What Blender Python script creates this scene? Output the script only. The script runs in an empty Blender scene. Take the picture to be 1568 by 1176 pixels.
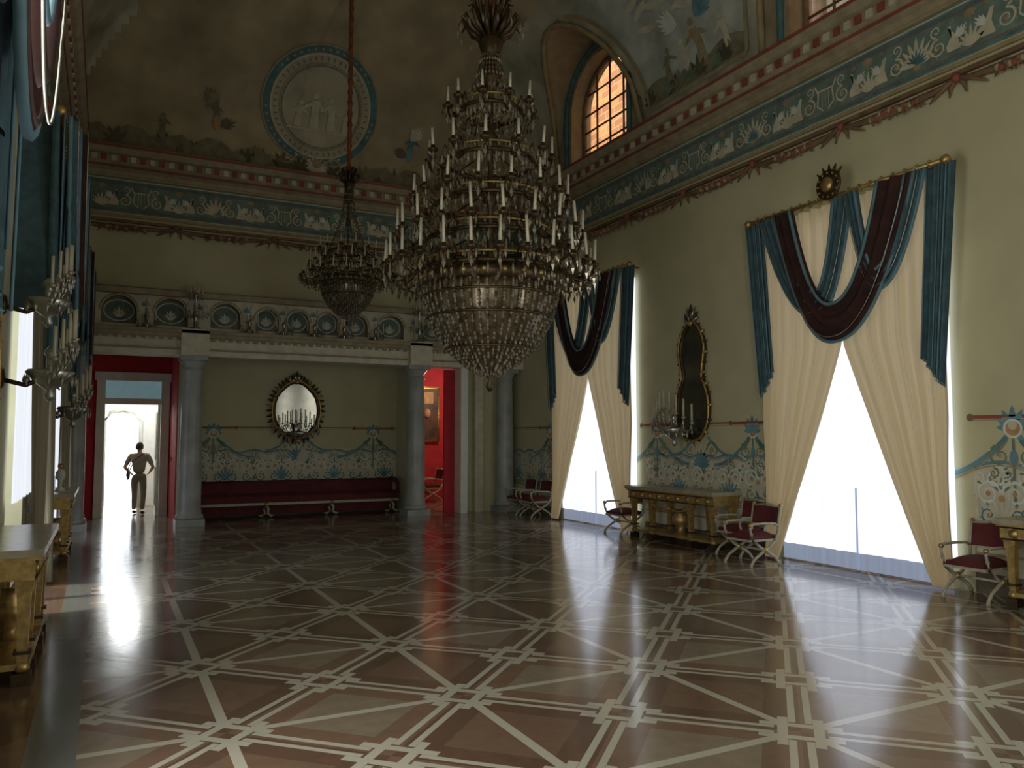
import bpy, math, random
from math import sin, cos, pi, sqrt, radians
from mathutils import Vector, Matrix
random.seed(7)
scn = bpy.context.scene
XR, XL, YB, YF = 8.2, -0.78, 16.05, -7.0
Z0 = 6.9
XC = 3.675
RW = [12.5, 6.75, 1.0, -4.75]
LW = [14.75, 9.3, 3.4, -2.4]

# ---------------------------------------------------------------- materials
MATS = {}
def mat(name, col, rough=.6, metal=0., var=.15, scale=6., bump=0., emit=None, estr=0., trans=0., spec=.5, sheen=0):
    if name in MATS: return MATS[name]
    m = bpy.data.materials.new(name); m.use_nodes = True
    nt = m.node_tree; b = nt.nodes['Principled BSDF']
    tc = nt.nodes.new('ShaderNodeTexCoord')
    n = nt.nodes.new('ShaderNodeTexNoise'); n.inputs['Scale'].default_value = scale; n.inputs['Detail'].default_value = 5
    nt.links.new(tc.outputs['Object'], n.inputs['Vector'])
    r = nt.nodes.new('ShaderNodeValToRGB')
    r.color_ramp.elements[0].position = .3; r.color_ramp.elements[1].position = .7
    r.color_ramp.elements[0].color = (*[c*(1-var) for c in col], 1)
    r.color_ramp.elements[1].color = (*[min(1, c*(1+var)) for c in col], 1)
    nt.links.new(n.outputs['Fac'], r.inputs['Fac'])
    nt.links.new(r.outputs['Color'], b.inputs['Base Color'])
    b.inputs['Roughness'].default_value = rough; b.inputs['Metallic'].default_value = metal
    b.inputs['Specular IOR Level'].default_value = spec
    if trans: b.inputs['Transmission Weight'].default_value = trans
    if emit:
        b.inputs['Emission Color'].default_value = (*emit, 1); b.inputs['Emission Strength'].default_value = estr
    if bump:
        bp = nt.nodes.new('ShaderNodeBump'); bp.inputs['Strength'].default_value = bump
        nt.links.new(n.outputs['Fac'], bp.inputs['Height']); nt.links.new(bp.outputs['Normal'], b.inputs['Normal'])
    MATS[name] = m
    return m

WALL = mat('wall_plaster', (.50, .48, .305), .8, var=.07, scale=2)
DADO = mat('dado_plaster', (.53, .52, .40), .7, var=.1, scale=4)
CREAM = mat('paint_cream', (.54, .51, .38), .7, var=.15)
ARCP = mat('balustrade_paint', (.62, .60, .47), .7, var=.12)
WHITE = mat('paint_white', (.62, .65, .59), .6, var=.1)
TEAL = mat('paint_teal', (.07, .17, .19), .7, var=.3)
TEALB = mat('paint_blue_teal', (.12, .25, .30), .7, var=.3)
GREEN = mat('paint_green', (.15, .21, .14), .7, var=.3)
REDP = mat('paint_red', (.26, .07, .05), .7, var=.2)
ORNG = mat('paint_orange', (.42, .24, .11), .7, var=.2)
OCH = mat('paint_ochre', (.33, .27, .15), .7, var=.2)
BRN = mat('carved_brown', (.18, .11, .06), .7, var=.3)
FRZ = mat('frieze_ground', (.14, .21, .18), .8, var=.3, scale=5)
CORN = mat('cornice_stone', (.32, .275, .175), .7, var=.2)
REDW = mat('red_wall', (.50, .03, .05), .8, var=.12)
COL = mat('column_marble', (.33, .35, .33), .35, var=.2, scale=3)
DOORW = mat('door_white', (.74, .78, .74), .5, var=.06)
GOLD = mat('gilt', (.46, .32, .12), .42, .7, var=.3, scale=20)
BRZ = mat('dark_bronze', (.08, .054, .028), .45, .7, var=.4, scale=20)
CRY = mat('crystal', (.30, .28, .21), .14, .3, var=.45, scale=30)
CRYD = mat('crystal_amber', (.13, .10, .06), .22, .4, var=.6, scale=12)
SILV = mat('silver', (.36, .37, .33), .3, .8, var=.2, scale=10)
CAND = mat('candle_wax', (.52, .49, .38), .5, var=.12)
MIRR = mat('mirror_glass', (.20, .20, .17), .1, .9, var=.1)
CURT = mat('curtain_teal', (.055, .11, .135), .85, var=.3, scale=8)
CURS = mat('curtain_blue_stripe', (.12, .23, .29), .75, var=.2)
CURK = mat('curtain_maroon_black', (.038, .013, .011), .9, var=.4)
REDV = mat('red_velvet', (.10, .014, .016), .8, var=.25)
CHN = mat('chain_velvet', (.20, .065, .025), .8, var=.3)
MARB = mat('table_marble', (.34, .30, .20), .25, var=.2, scale=8)
DARK = mat('gallery_panel', (.20, .215, .18), .8, var=.4, scale=5)
FRAME = mat('window_wood', (.30, .31, .28), .6, var=.1)
SKIN = mat('skin', (.50, .30, .2), .6, var=.05)
HAIR = mat('hair', (.03, .02, .015), .7, var=.2)
BASE = mat('base_stone', (.12, .10, .07), .6, var=.25)

def fabric(name, col, ecol, estr, wave=14., tr=.5):  # cloth with its own emission, standing in for daylight behind it
    m = bpy.data.materials.new(name); m.use_nodes = True; nt = m.node_tree
    for n in list(nt.nodes): nt.nodes.remove(n)
    out = nt.nodes.new('ShaderNodeOutputMaterial')
    d = nt.nodes.new('ShaderNodeBsdfDiffuse'); d.inputs['Color'].default_value = (*col, 1)
    t = nt.nodes.new('ShaderNodeBsdfTranslucent'); t.inputs['Color'].default_value = (*col, 1)
    mx = nt.nodes.new('ShaderNodeMixShader'); mx.inputs[0].default_value = tr
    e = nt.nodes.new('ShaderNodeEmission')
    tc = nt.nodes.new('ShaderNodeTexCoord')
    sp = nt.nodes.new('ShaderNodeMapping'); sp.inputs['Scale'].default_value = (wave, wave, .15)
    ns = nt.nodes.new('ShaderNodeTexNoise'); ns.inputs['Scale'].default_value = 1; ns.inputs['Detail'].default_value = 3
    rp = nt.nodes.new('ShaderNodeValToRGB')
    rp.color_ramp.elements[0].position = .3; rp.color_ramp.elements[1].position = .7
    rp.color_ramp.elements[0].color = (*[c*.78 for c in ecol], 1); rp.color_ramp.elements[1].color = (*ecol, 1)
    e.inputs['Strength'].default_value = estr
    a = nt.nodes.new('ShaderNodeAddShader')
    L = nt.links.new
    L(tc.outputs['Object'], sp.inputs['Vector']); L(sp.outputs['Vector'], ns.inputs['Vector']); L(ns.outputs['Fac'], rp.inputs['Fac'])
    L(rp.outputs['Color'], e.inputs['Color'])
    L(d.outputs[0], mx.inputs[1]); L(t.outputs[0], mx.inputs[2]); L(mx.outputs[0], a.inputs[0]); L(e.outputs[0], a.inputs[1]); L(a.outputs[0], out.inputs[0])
    return m
SHEER = fabric('sheer_voile_glow', (.12, .12, .13), (.82, .88, 1.0), 1.25, 9, .3)  # backlit look comes from emission in the cloth itself
SHEERD = fabric('sheer_voile_glow_dim', (.15, .15, .15), (.88, .92, 1.0), .9, 14, .1)  # dimmer-glowing sheer for the left windows, shade set in the material
SHEERL = fabric('sheer_hem_glow', (.2, .24, .3), (.42, .50, .68), .45)  # weaker bluish emission along the foot of the sheer
CREAMC = fabric('cream_silk_glow', (.50, .42, .27), (.60, .47, .28), .13, 10, .25)  # slight emission, as if daylight came through the silk
CREAMD = fabric('cream_silk_dimmed', (.22, .20, .14), (.60, .50, .32), .02, 10, .03)  # same silk darkened, with almost no glow, for the dim left wall

# ---------------------------------------------------------------- mesh builder
class MB:
    def __init__(s): s.v=[]; s.f=[]; s.mi=[]; s.mats=[]; s.sm=[]
    def add(s, vs, fs, m, smooth=False, T=None):
        if m not in s.mats: s.mats.append(m)
        k = s.mats.index(m); o = len(s.v)
        if T is not None: vs = [tuple(T @ Vector(p)) for p in vs]
        s.v += [tuple(p) for p in vs]
        for f in fs: s.f.append([i+o for i in f]); s.mi.append(k); s.sm.append(smooth)
    def box(s, x0, x1, y0, y1, z0, z1, m, T=None):
        v=[(x0,y0,z0),(x1,y0,z0),(x1,y1,z0),(x0,y1,z0),(x0,y0,z1),(x1,y0,z1),(x1,y1,z1),(x0,y1,z1)]
        s.add(v,[(0,3,2,1),(4,5,6,7),(0,1,5,4),(1,2,6,5),(2,3,7,6),(3,0,4,7)],m,False,T)
    def lathe(s, prof, c, m, seg=14, T=None, sx=1., sy=1.):
        vs=[]; fs=[]
        for r,z in prof:
            for i in range(seg):
                a=2*pi*i/seg; vs.append((c[0]+r*cos(a)*sx, c[1]+r*sin(a)*sy, c[2]+z))
        n=len(prof)
        for j in range(n-1):
            for i in range(seg):
                k=(i+1)%seg; fs.append((j*seg+i, j*seg+k, (j+1)*seg+k, (j+1)*seg+i))
        fs.append(tuple(range(seg))[::-1]); fs.append(tuple((n-1)*seg+i for i in range(seg)))
        s.add(vs,fs,m,True,T)
    def tube(s, pts, r, m, seg=6, T=None, closed=False):
        pts=[Vector(p) for p in pts]; n=len(pts); vs=[]; fs=[]
        rs = r if isinstance(r,(list,tuple)) else [r]*n
        for i,p in enumerate(pts):
            if closed: t=pts[(i+1)%n]-pts[i-1]
            else: t=pts[min(i+1,n-1)]-pts[max(i-1,0)]
            if t.length<1e-9: t=Vector((0,0,1))
            t.normalize()
            up=Vector((0,0,1)) if abs(t.z)<.9 else Vector((1,0,0))
            a=t.cross(up).normalized(); b=t.cross(a)
            for k in range(seg):
                q=2*pi*k/seg; vs.append(p+a*cos(q)*rs[i]+b*sin(q)*rs[i])
        rng = n if closed else n-1
        for j in range(rng):
            j2=(j+1)%n
            for k in range(seg):
                k2=(k+1)%seg; fs.append((j*seg+k,j*seg+k2,j2*seg+k2,j2*seg+k))
        if not closed:
            fs.append(tuple(range(seg))[::-1]); fs.append(tuple((n-1)*seg+k for k in range(seg)))
        s.add(vs,fs,m,True,T)
    def bead(s, c, r, m, h=None, T=None):
        h=h or r; x,y,z=c
        s.add([(x+r,y,z),(x,y+r,z),(x-r,y,z),(x,y-r,z),(x,y,z+h),(x,y,z-h)],
              [(0,1,4),(1,2,4),(2,3,4),(3,0,4),(1,0,5),(2,1,5),(3,2,5),(0,3,5)],m,False,T)
    def ball(s, c, r, m, seg=10, rz=None, T=None):
        rz=rz or r
        s.lathe([(max(1e-4,r*sin(pi*i/8)), -rz*cos(pi*i/8)) for i in range(9)], c, m, seg, T)
    def grid(s, fn, nu, nv, m, smooth=True):
        vs=[fn(i/nu,j/nv) for j in range(nv+1) for i in range(nu+1)]; w=nu+1
        fs=[(j*w+i,j*w+i+1,(j+1)*w+i+1,(j+1)*w+i) for j in range(nv) for i in range(nu)]
        s.add(vs,fs,m,smooth)
    def make(s, name, loc=(0,0,0), rz=0, parent=None, sc=1.):
        me=bpy.data.meshes.new(name); me.from_pydata(s.v,[],s.f)
        for m in s.mats: me.materials.append(m)
        me.polygons.foreach_set('material_index', s.mi); me.polygons.foreach_set('use_smooth', s.sm); me.update()
        o=bpy.data.objects.new(name,me); scn.collection.objects.link(o)
        o.location=loc; o.rotation_euler=(0,0,rz); o.scale=(sc,)*3
        if parent: o.parent=parent
        return o

def mesh_copy(o, name, loc, rz=0, sc=1.):
    q=bpy.data.objects.new(name,o.data); scn.collection.objects.link(q); q.location=loc; q.rotation_euler=(0,0,rz); q.scale=(sc,)*3; return q

# ---------------------------------------------------------------- 2D ornament painter
class Dec:
    def __init__(s, fn): s.fn=fn; s.mb=MB(); s.k=0
    def _o(s): s.k=(s.k+1)%40; return .006+s.k*.0002
    def poly(s, pts, m):
        o=s._o(); n=len(pts); cx=sum(p[0] for p in pts)/n; cz=sum(p[1] for p in pts)/n
        s.mb.add([s.fn(cx,cz,o)]+[s.fn(a,b,o) for a,b in pts],[(0,i+1,(i+1)%n+1) for i in range(n)],m)
    def rib(s, pts, w, m, o=None):
        o=o or s._o(); vs=[]; n=len(pts)
        for i,p in enumerate(pts):
            a=pts[max(0,i-1)]; b=pts[min(n-1,i+1)]; dx,dz=b[0]-a[0],b[1]-a[1]; l=sqrt(dx*dx+dz*dz) or 1
            ww=(w[i] if isinstance(w,list) else w)/2
            vs.append(s.fn(p[0]-dz/l*ww,p[1]+dx/l*ww,o)); vs.append(s.fn(p[0]+dz/l*ww,p[1]-dx/l*ww,o))
        s.mb.add(vs,[(2*i,2*i+1,2*i+3,2*i+2) for i in range(n-1)],m)
    def patch(s, f, nu, nv, m, o=.004):
        s.mb.grid(lambda u,v:s.fn(*f(u,v),o),nu,nv,m,False)
    def bigdisc(s,c,r,m,o): s.patch(lambda u,v:(c[0]+r*max(v,1e-3)*cos(2*pi*u),c[1]+r*max(v,1e-3)*sin(2*pi*u)),48,10,m,o)
    def disc(s,c,r,m,n=14,rz=None):
        rz=rz or r; s.poly([(c[0]+r*cos(2*pi*i/n),c[1]+rz*sin(2*pi*i/n)) for i in range(n)],m)
    def ring(s,c,r,w,m,n=40,o=None,rz=None):
        rz=rz or r; s.rib([(c[0]+r*cos(2*pi*i/n),c[1]+rz*sin(2*pi*i/n)) for i in range(n+1)],w,m,o)
    def leaf(s,c,ang,l,w,m):
        ca,sa=cos(ang),sin(ang); P=[(0,0),(.25,.4),(.55,.5),(.8,.3),(1,0),(.8,-.3),(.55,-.5),(.25,-.4)]
        s.poly([(c[0]+ca*a*l-sa*b*w,c[1]+sa*a*l+ca*b*w) for a,b in P],m)
    def fan(s,c,ang,l,w,m,n=7,spr=1.3):
        for i in range(n):
            t=(i-(n-1)/2)/((n-1)/2); s.leaf(c,ang+t*spr,l*(1-.3*abs(t)),w,m)
    def spiral(s,c,r,a0,turns,m,w=.03,d=1,leaves=None):
        P=[];W=[]
        N=int(16*turns)
        for i in range(N+1):
            t=i/N; rr=r*(1-.85*t); a=a0+d*2*pi*turns*t; P.append((c[0]+rr*cos(a),c[1]+rr*sin(a))); W.append(w*(1.15-.7*t))
        s.rib(P,W,m)
        if leaves:
            for t in (.03,.12,.2,.3,.42):
                rr=r*(1-.85*t); a=a0+d*2*pi*turns*t
                s.leaf((c[0]+rr*cos(a),c[1]+rr*sin(a)),a+d*.6,r*.45,r*.22,leaves)
            s.disc(c,r*.2,ORNG,8)
    def make(s,name): return s.mb.make(name)
mR=lambda s,z,o:(XR-o,s,z)
mL=lambda s,z,o:(XL+o,s,z)
YN=17.3
mN=lambda s,z,o:(s,YN-o,z)
mB=lambda s,z,o:(s,YB-o,z)
def mC(s,t,o):
    ph=t/3.8; cy=cos(ph)/5; cz=sin(ph)/3.7; l=sqrt(cy*cy+cz*cz)
    return (s, YB-5*(1-cos(ph))-o*4*cy/l, Z0+3.7*sin(ph)-o*4*cz/l)

# ---------------------------------------------------------------- floor
def floor_mat():
    m=bpy.data.materials.new('marble_floor'); m.use_nodes=True; nt=m.node_tree; b=nt.nodes['Principled BSDF']; L=nt.links.new
    def M(op,a,b_=None,c=None):
        n=nt.nodes.new('ShaderNodeMath'); n.operation=op
        for i,x in enumerate((a,b_,c)):
            if x is None: continue
            if isinstance(x,(int,float)): n.inputs[i].default_value=x
            else: L(x,n.inputs[i])
        return n.outputs[0]
    tc=nt.nodes.new('ShaderNodeTexCoord'); sp=nt.nodes.new('ShaderNodeSeparateXYZ'); L(tc.outputs['Object'],sp.inputs[0])
    x,y=sp.outputs[0],sp.outputs[1]
    p=M('MULTIPLY',M('ADD',x,y),.70711); q=M('MULTIPLY',M('SUBTRACT',x,y),.70711)
    def dist(v,off,per):
        f=M('FRACT',M('ADD',M('DIVIDE',M('SUBTRACT',v,off),per),100.5)); return M('MULTIPLY',M('ABSOLUTE',M('SUBTRACT',f,.5)),per)
    LP=.99
    dp=dist(p,3.75,LP); dq=dist(q,-1.86,LP)
    def line(d,c,w): return M('LESS_THAN',M('ABSOLUTE',M('SUBTRACT',d,c)),w)
    near_q=M('LESS_THAN',dq,.22); near_p=M('LESS_THAN',dp,.22)
    far_q=M('GREATER_THAN',dq,.14); far_p=M('GREATER_THAN',dp,.14)
    s1=M('MULTIPLY',line(dp,.045,.020),far_q); s2=M('MULTIPLY',line(dq,.045,.020),far_p)
    s3=M('MULTIPLY',line(dp,.095,.028),near_q); s4=M('MULTIPLY',line(dq,.095,.028),near_p)
    PX=LP*1.41421
    dx=dist(x,1.34+PX/2,PX); dy=dist(y,3.97+PX/2,PX)
    s5=M('MULTIPLY',line(dx,0,.030),M('GREATER_THAN',dy,.16)); s6=M('MULTIPLY',line(dy,0,.030),M('GREATER_THAN',dx,.16))
    tot=s1
    for k in (s2,s3,s4,s5,s6): tot=M('MAXIMUM',tot,k)
    tot=M('MINIMUM',tot,1)
    inroom=M('GREATER_THAN',x,-.08); tot=M('MULTIPLY',tot,inroom)
    panel=M('MULTIPLY',M('MULTIPLY',M('GREATER_THAN',dp,.20),M('GREATER_THAN',dq,.20)),inroom)
    strip=M('MULTIPLY',M('GREATER_THAN',x,-.32),M('LESS_THAN',x,-.08))
    ch=nt.nodes.new('ShaderNodeTexChecker'); ch.inputs['Scale'].default_value=1/LP
    cmb=nt.nodes.new('ShaderNodeCombineXYZ'); L(M('SUBTRACT',p,3.75),cmb.inputs[0]); L(M('ADD',q,1.86),cmb.inputs[1]); cmb.inputs[2].default_value=.5*LP
    L(cmb.outputs[0],ch.inputs['Vector']); ch.inputs['Color1'].default_value=(.215,.135,.09,1); ch.inputs['Color2'].default_value=(.15,.09,.062,1)
    ch2=nt.nodes.new('ShaderNodeTexChecker'); ch2.inputs['Scale'].default_value=1/LP; L(cmb.outputs[0],ch2.inputs['Vector'])
    ch2.inputs['Color1'].default_value=(.27,.215,.155,1); ch2.inputs['Color2'].default_value=(.20,.125,.085,1)
    ns=nt.nodes.new('ShaderNodeTexNoise'); ns.inputs['Scale'].default_value=9; ns.inputs['Detail'].default_value=8; L(tc.outputs['Object'],ns.inputs['Vector'])
    def mix(f,a,b_,t='MIX'):
        n=nt.nodes.new('ShaderNodeMix'); n.data_type='RGBA'; n.blend_type=t
        if isinstance(f,(int,float)): n.inputs[0].default_value=f
        else: L(f,n.inputs[0])
        for k,v in ((6,a),(7,b_)):
            if isinstance(v,tuple): n.inputs[k].default_value=v
            else: L(v,n.inputs[k])
        return n.outputs[2]
    c=mix(panel,ch.outputs[0],ch2.outputs[0])
    c=mix(.4,c,ns.outputs['Fac'],'MULTIPLY')
    c=mix(tot,c,(.42,.41,.34,1)); c=mix(strip,c,(.17,.18,.16,1))
    L(c,b.inputs['Base Color'])
    n2=nt.nodes.new('ShaderNodeTexNoise'); n2.inputs['Scale'].default_value=1.5; L(tc.outputs['Object'],n2.inputs['Vector'])
    ro=M('ADD',M('MULTIPLY',n2.outputs['Fac'],.10),.11); ro=M('SUBTRACT',ro,M('MULTIPLY',tot,.03)); L(ro,b.inputs['Roughness'])
    b.inputs['Specular IOR Level'].default_value=.9
    bp=nt.nodes.new('ShaderNodeBump'); bp.inputs['Strength'].default_value=.04; bp.inputs['Distance'].default_value=.02
    n3=nt.nodes.new('ShaderNodeTexNoise'); n3.inputs['Scale'].default_value=3; L(tc.outputs['Object'],n3.inputs['Vector'])
    L(n3.outputs['Fac'],bp.inputs['Height']); L(bp.outputs['Normal'],b.inputs['Normal'])
    return m
mb=MB(); FL=floor_mat()
mb.box(XL-.5,XR+.5,YF-.5,YB+.2,-.2,0,FL); mb.box(XL-.5,XR+1.5,YB+.2,21.3,-.2,0,FL)
mb.make('floor')
mb=MB(); mb.box(-30,40,-30,60,-.4,-.21,mat('outside_paving',(.55,.53,.48),.9)); mb.make('ground_outside')

# ---------------------------------------------------------------- walls
def arch_wall(mb,fn,s0,s1,z0,z1,ops,depth,m,mi=None):
    mi=mi or m; bps={s0,s1}
    for c,r,sill,spr in ops:
        for i in range(17): bps.add(c-r*cos(pi*i/16))
    xs=sorted(bps)
    def top(x,o):
        c,r,sill,spr=o; return spr+sqrt(max(0,r*r-(x-c)**2))
    for a,b in zip(xs[:-1],xs[1:]):
        if b-a<1e-6: continue
        mid=(a+b)/2; op=None
        for o in ops:
            if abs(mid-o[0])<o[1]: op=o
        def q(p1,p2,p3,p4,mm): mb.add([fn(*p1),fn(*p2),fn(*p3),fn(*p4)],[(0,1,2,3)],mm)
        if not op: q((a,z0,0),(b,z0,0),(b,z1,0),(a,z1,0),m)
        else:
            ta,tb=top(a,op),top(b,op)
            if op[2]>z0: q((a,z0,0),(b,z0,0),(b,op[2],0),(a,op[2],0),m)
            q((a,ta,0),(b,tb,0),(b,z1,0),(a,z1,0),m)
            q((a,ta,0),(b,tb,0),(b,tb,-depth),(a,ta,-depth),mi)
            q((a,op[2],0),(b,op[2],0),(b,op[2],-depth),(a,op[2],-depth),mi)
    for c,r,sill,spr in ops:
        for e in (c-r,c+r): mb.add([fn(e,sill,0),fn(e,spr,0),fn(e,spr,-depth),fn(e,sill,-depth)],[(0,1,2,3)],mi)

def side_wall(name,x0,x1,centres,hw,fn,lun):
    mb=MB(); ys=[YF-.5]
    for c in sorted(centres): ys+= [c-hw,c+hw]
    ys.append(YB+.35)
    for i in range(0,len(ys),2): mb.box(x0,x1,ys[i],ys[i+1],0,4.3,WALL)
    mb.box(x0,x1,ys[0],ys[-1],4.3,Z0,WALL)
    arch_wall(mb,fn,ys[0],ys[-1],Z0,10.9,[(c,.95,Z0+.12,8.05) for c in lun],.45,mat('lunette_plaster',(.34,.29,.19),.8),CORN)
    return mb.make(name)
side_wall('wall_right',XR,XR+.5,RW,1.0,mR,RW)
side_wall('wall_left',XL-.5,XL,LW,.85,mL,LW[1:])
mb=MB(); mb.box(XL-.5,XR+.5,YF-.5,YF,0,10.9,WALL); mb.make('wall_front')

XC2=5.82
mb=MB()
mb.box(XL-.5,XR+.5,YB,YB+.3,4.28,Z0+.02,WALL)
mb.make('wall_back')
mb=MB()
mb.box(1.28,XC2+.15,YN,YN+.2,0,3.6,WALL)
mb.box(1.22,1.36,16.15,18.2,0,3.6,WALL); mb.box(XC2+.06,XC2+.2,16.15,YN+.1,0,3.6,WALL)
mb.box(XL-.5,XR+1.5,16.0,21.2,3.45,3.56,CREAM)
mb.box(7.0,XR+.5,16.1,16.3,0,3.5,WALL)
mb.box(XL-.5,XL,16.4,21.2,0,3.5,WALL)
mb.make('wall_loggia')
mb=MB()
mb.box(XL,-.18,18.2,18.4,0,3.5,REDW); mb.box(1.18,1.9,18.2,18.4,0,3.5,REDW); mb.box(-.18,1.18,18.2,18.4,2.95,3.5,REDW)
mb.box(1.20,1.215,16.4,18.2,0,3.45,REDW)
mb.box(XC2+.21,XC2+.23,16.4,19.6,0,3.45,REDW); mb.box(XC2+.2,9.5,19.6,19.8,0,3.45,REDW); mb.box(9.4,9.5,16.3,19.6,0,3.45,REDW)
mb.make('wall_red_rooms')
mb=MB()
mb.box(-.18,-.02,18.1,18.42,0,2.9,DOORW); mb.box(1.02,1.18,18.1,18.42,0,2.9,DOORW); mb.box(-.22,1.22,18.08,18.42,2.78,2.95,DOORW)
mb.box(-.02,1.02,18.15,18.3,2.3,2.42,DOORW)
mb.box(-.02,1.02,18.2,18.24,2.42,2.78,mat('transom_glass',(.25,.38,.42),.3,emit=(.3,.5,.55),estr=.2))
mb.box(.97,1.02,18.3,19.0,0,2.3,DOORW); mb.box(.955,.97,18.4,18.9,.2,1.0,CREAM); mb.box(.955,.97,18.4,18.9,1.15,2.15,CREAM)
mb.make('door_1')
mb=MB()
for a,b in ((-.9,0.0),(.72,2.0)): mb.box(a,b,21.0,21.15,0,3.45,DOORW)
mb.box(0,.72,21.0,21.15,2.2,3.45,DOORW); mb.box(1.9,2.0,18.4,21,0,3.45,DOORW)
mb.tube([(-.03,20.98,0),(-.03,20.98,2.0),(.1,20.98,2.2),(.36,20.98,2.28),(.62,20.98,2.2),(.75,20.98,2.0),(.75,20.98,0)],.05,WHITE,6)
mb.make('door_2')
mb=MB(); mb.box(6.84,7.0,15.85,16.3,0,3.12,DOORW); mb.box(6.60,6.84,16.2,16.28,0,3.1,REDW); mb.box(7.22,7.42,15.95,16.1,0,3.12,CREAM); mb.make('door_3')

# arcade + entablature
mb=MB()
mAr=lambda s,z,o:(s,15.93-o,z)
AR=[(.15,.29),(1.02,.29),(1.98,.27),(2.75,.22),(3.35,.22),(3.95,.22),(4.55,.22),(5.28,.27),(6.25,.29),(7.15,.29)]
arch_wall(mb,mAr,XL,XR,3.55,4.3,[(c,r,3.68,3.9) for c,r in AR],.16,ARCP,OCH)
mb.box(XL,XR,15.80,16.06,4.22,4.32,CORN)
mb.box(XL,XR,16.09,16.14,3.5,4.4,DARK); mb.box(XL,XR,15.95,16.14,4.33,4.36,DARK)
mb.make('trim_arcade')
mb=MB()
mb.box(XL,XR,15.72,16.2,3.12,3.45,ARCP); mb.box(XL,XR,15.62,16.2,3.45,3.52,CORN); mb.box(XL,XR,15.55,16.2,3.52,3.58,CORN)
mb.box(XL,XR,15.69,15.74,3.22,3.25,OCH)
for i in range(60): mb.box(XL+.1+i*.15,XL+.17+i*.15,15.66,15.73,3.40,3.45,CORN)
for cx in (1.42,XC2,XL+.25,XR-.2): mb.box(cx-.24,cx+.24,15.55,15.75,3.12,3.6,ARCP)
mb.make('trim_entablature')
d=Dec(lambda s,z,o:(s,15.93-o,z))
for c,r in AR:
    d.rib([(c+(r+.03)*cos(a*pi/12),3.9+(r+.03)*sin(a*pi/12)) for a in range(13)],.03,OCH)
for a,b in zip(AR[:-1],AR[1:]):
    x=(a[0]+b[0])/2; d.fan((x,4.02),pi/2,.12,.03,TEALB,5); d.rib([(x,3.62),(x,4.0)],.015,OCH)
d.rib([(XL,3.62),(XR,3.62)],.02,OCH)
d.make('trim_arcade_painting')
d=Dec(lambda s,z,o:(s,16.09-o,z))
for c,r in AR:
    d.disc((c,3.93),r*.85,FRZ,20,.19); d.ring((c,3.93),r*.85,.022,WHITE,24,.016,.19); d.fan((c,3.80),pi/2,.2,.05,WHITE,5,.8)
    d.spiral((c-.08,3.86),.06,0,1.2,OCH,.015); d.spiral((c+.08,3.86),.06,pi,1.2,OCH,.015,-1)
d.make('trim_arcade_medallions')

def column(x,y):
    mb=MB(); mb.box(x-.25,x+.25,y-.25,y+.25,0,.12,COL)
    mb.lathe([(.24,.12),(.25,.16),(.24,.2),(.21,.22),(.22,.26),(.2,.3),(.2,1.2),(.185,2.2),(.17,2.82),(.19,2.84),(.19,2.87),(.17,2.89),(.175,2.95),(.23,3.02),(.23,3.04)],(x,y,0),COL,28)
    mb.box(x-.24,x+.24,y-.24,y+.24,3.04,3.12,COL)
    return mb.make('marble_column')
for x in (1.42,XC2,7.92,XL+.28): column(x,15.9)

def cornice(name,fn,s0,s1):
    mb=MB()
    prof=[(0,6.40),(.05,6.42),(.07,6.48),(.16,6.52),(.16,6.56),(.22,6.60),(.22,6.72),(.30,6.74),(.36,6.82),(.36,6.88),(.30,6.92),(0,6.92)]
    vs=[];n=len(prof)
    for s in (s0,s1): vs+=[fn(s,z,o) for o,z in prof]
    mb.add(vs,[(i,i+1,n+i+1,n+i) for i in range(n-1)],CORN)
    k=int((s1-s0)/.16)
    for i in range(k):
        s=s0+.08+i*.16; a=fn(s,6.61,.21); b=fn(s+.09,6.71,.25)
        mb.box(min(a[0],b[0]),max(a[0],b[0]),min(a[1],b[1]),max(a[1],b[1]),6.61,6.71, REDP if i%2 else CREAM)
    for zz,o_,m_ in ((6.85,.375,REDP),(6.54,.175,REDP)):
        a=fn(s0,0,o_-.02);b=fn(s1,0,o_); mb.box(min(a[0],b[0]),max(a[0],b[0]),min(a[1],b[1]),max(a[1],b[1]),zz-.02,zz+.02,m_)
    for zz in (5.68,6.40):
        a=fn(s0,0,0);b=fn(s1,0,.035); mb.box(min(a[0],b[0]),max(a[0],b[0]),min(a[1],b[1]),max(a[1],b[1]),zz-.025,zz+.025,OCH)
    for zz in (5.56,):
        a=fn(s0,0,0);b=fn(s1,0,.06); mb.box(min(a[0],b[0]),max(a[0],b[0]),min(a[1],b[1]),max(a[1],b[1]),zz-.015,zz+.035,BRN)
    mb.make(name)
cornice('trim_cornice_right',mR,YF,YB); cornice('trim_cornice_left',mL,YF,YB); cornice('trim_cornice_back',mB,XL,XR)

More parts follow.
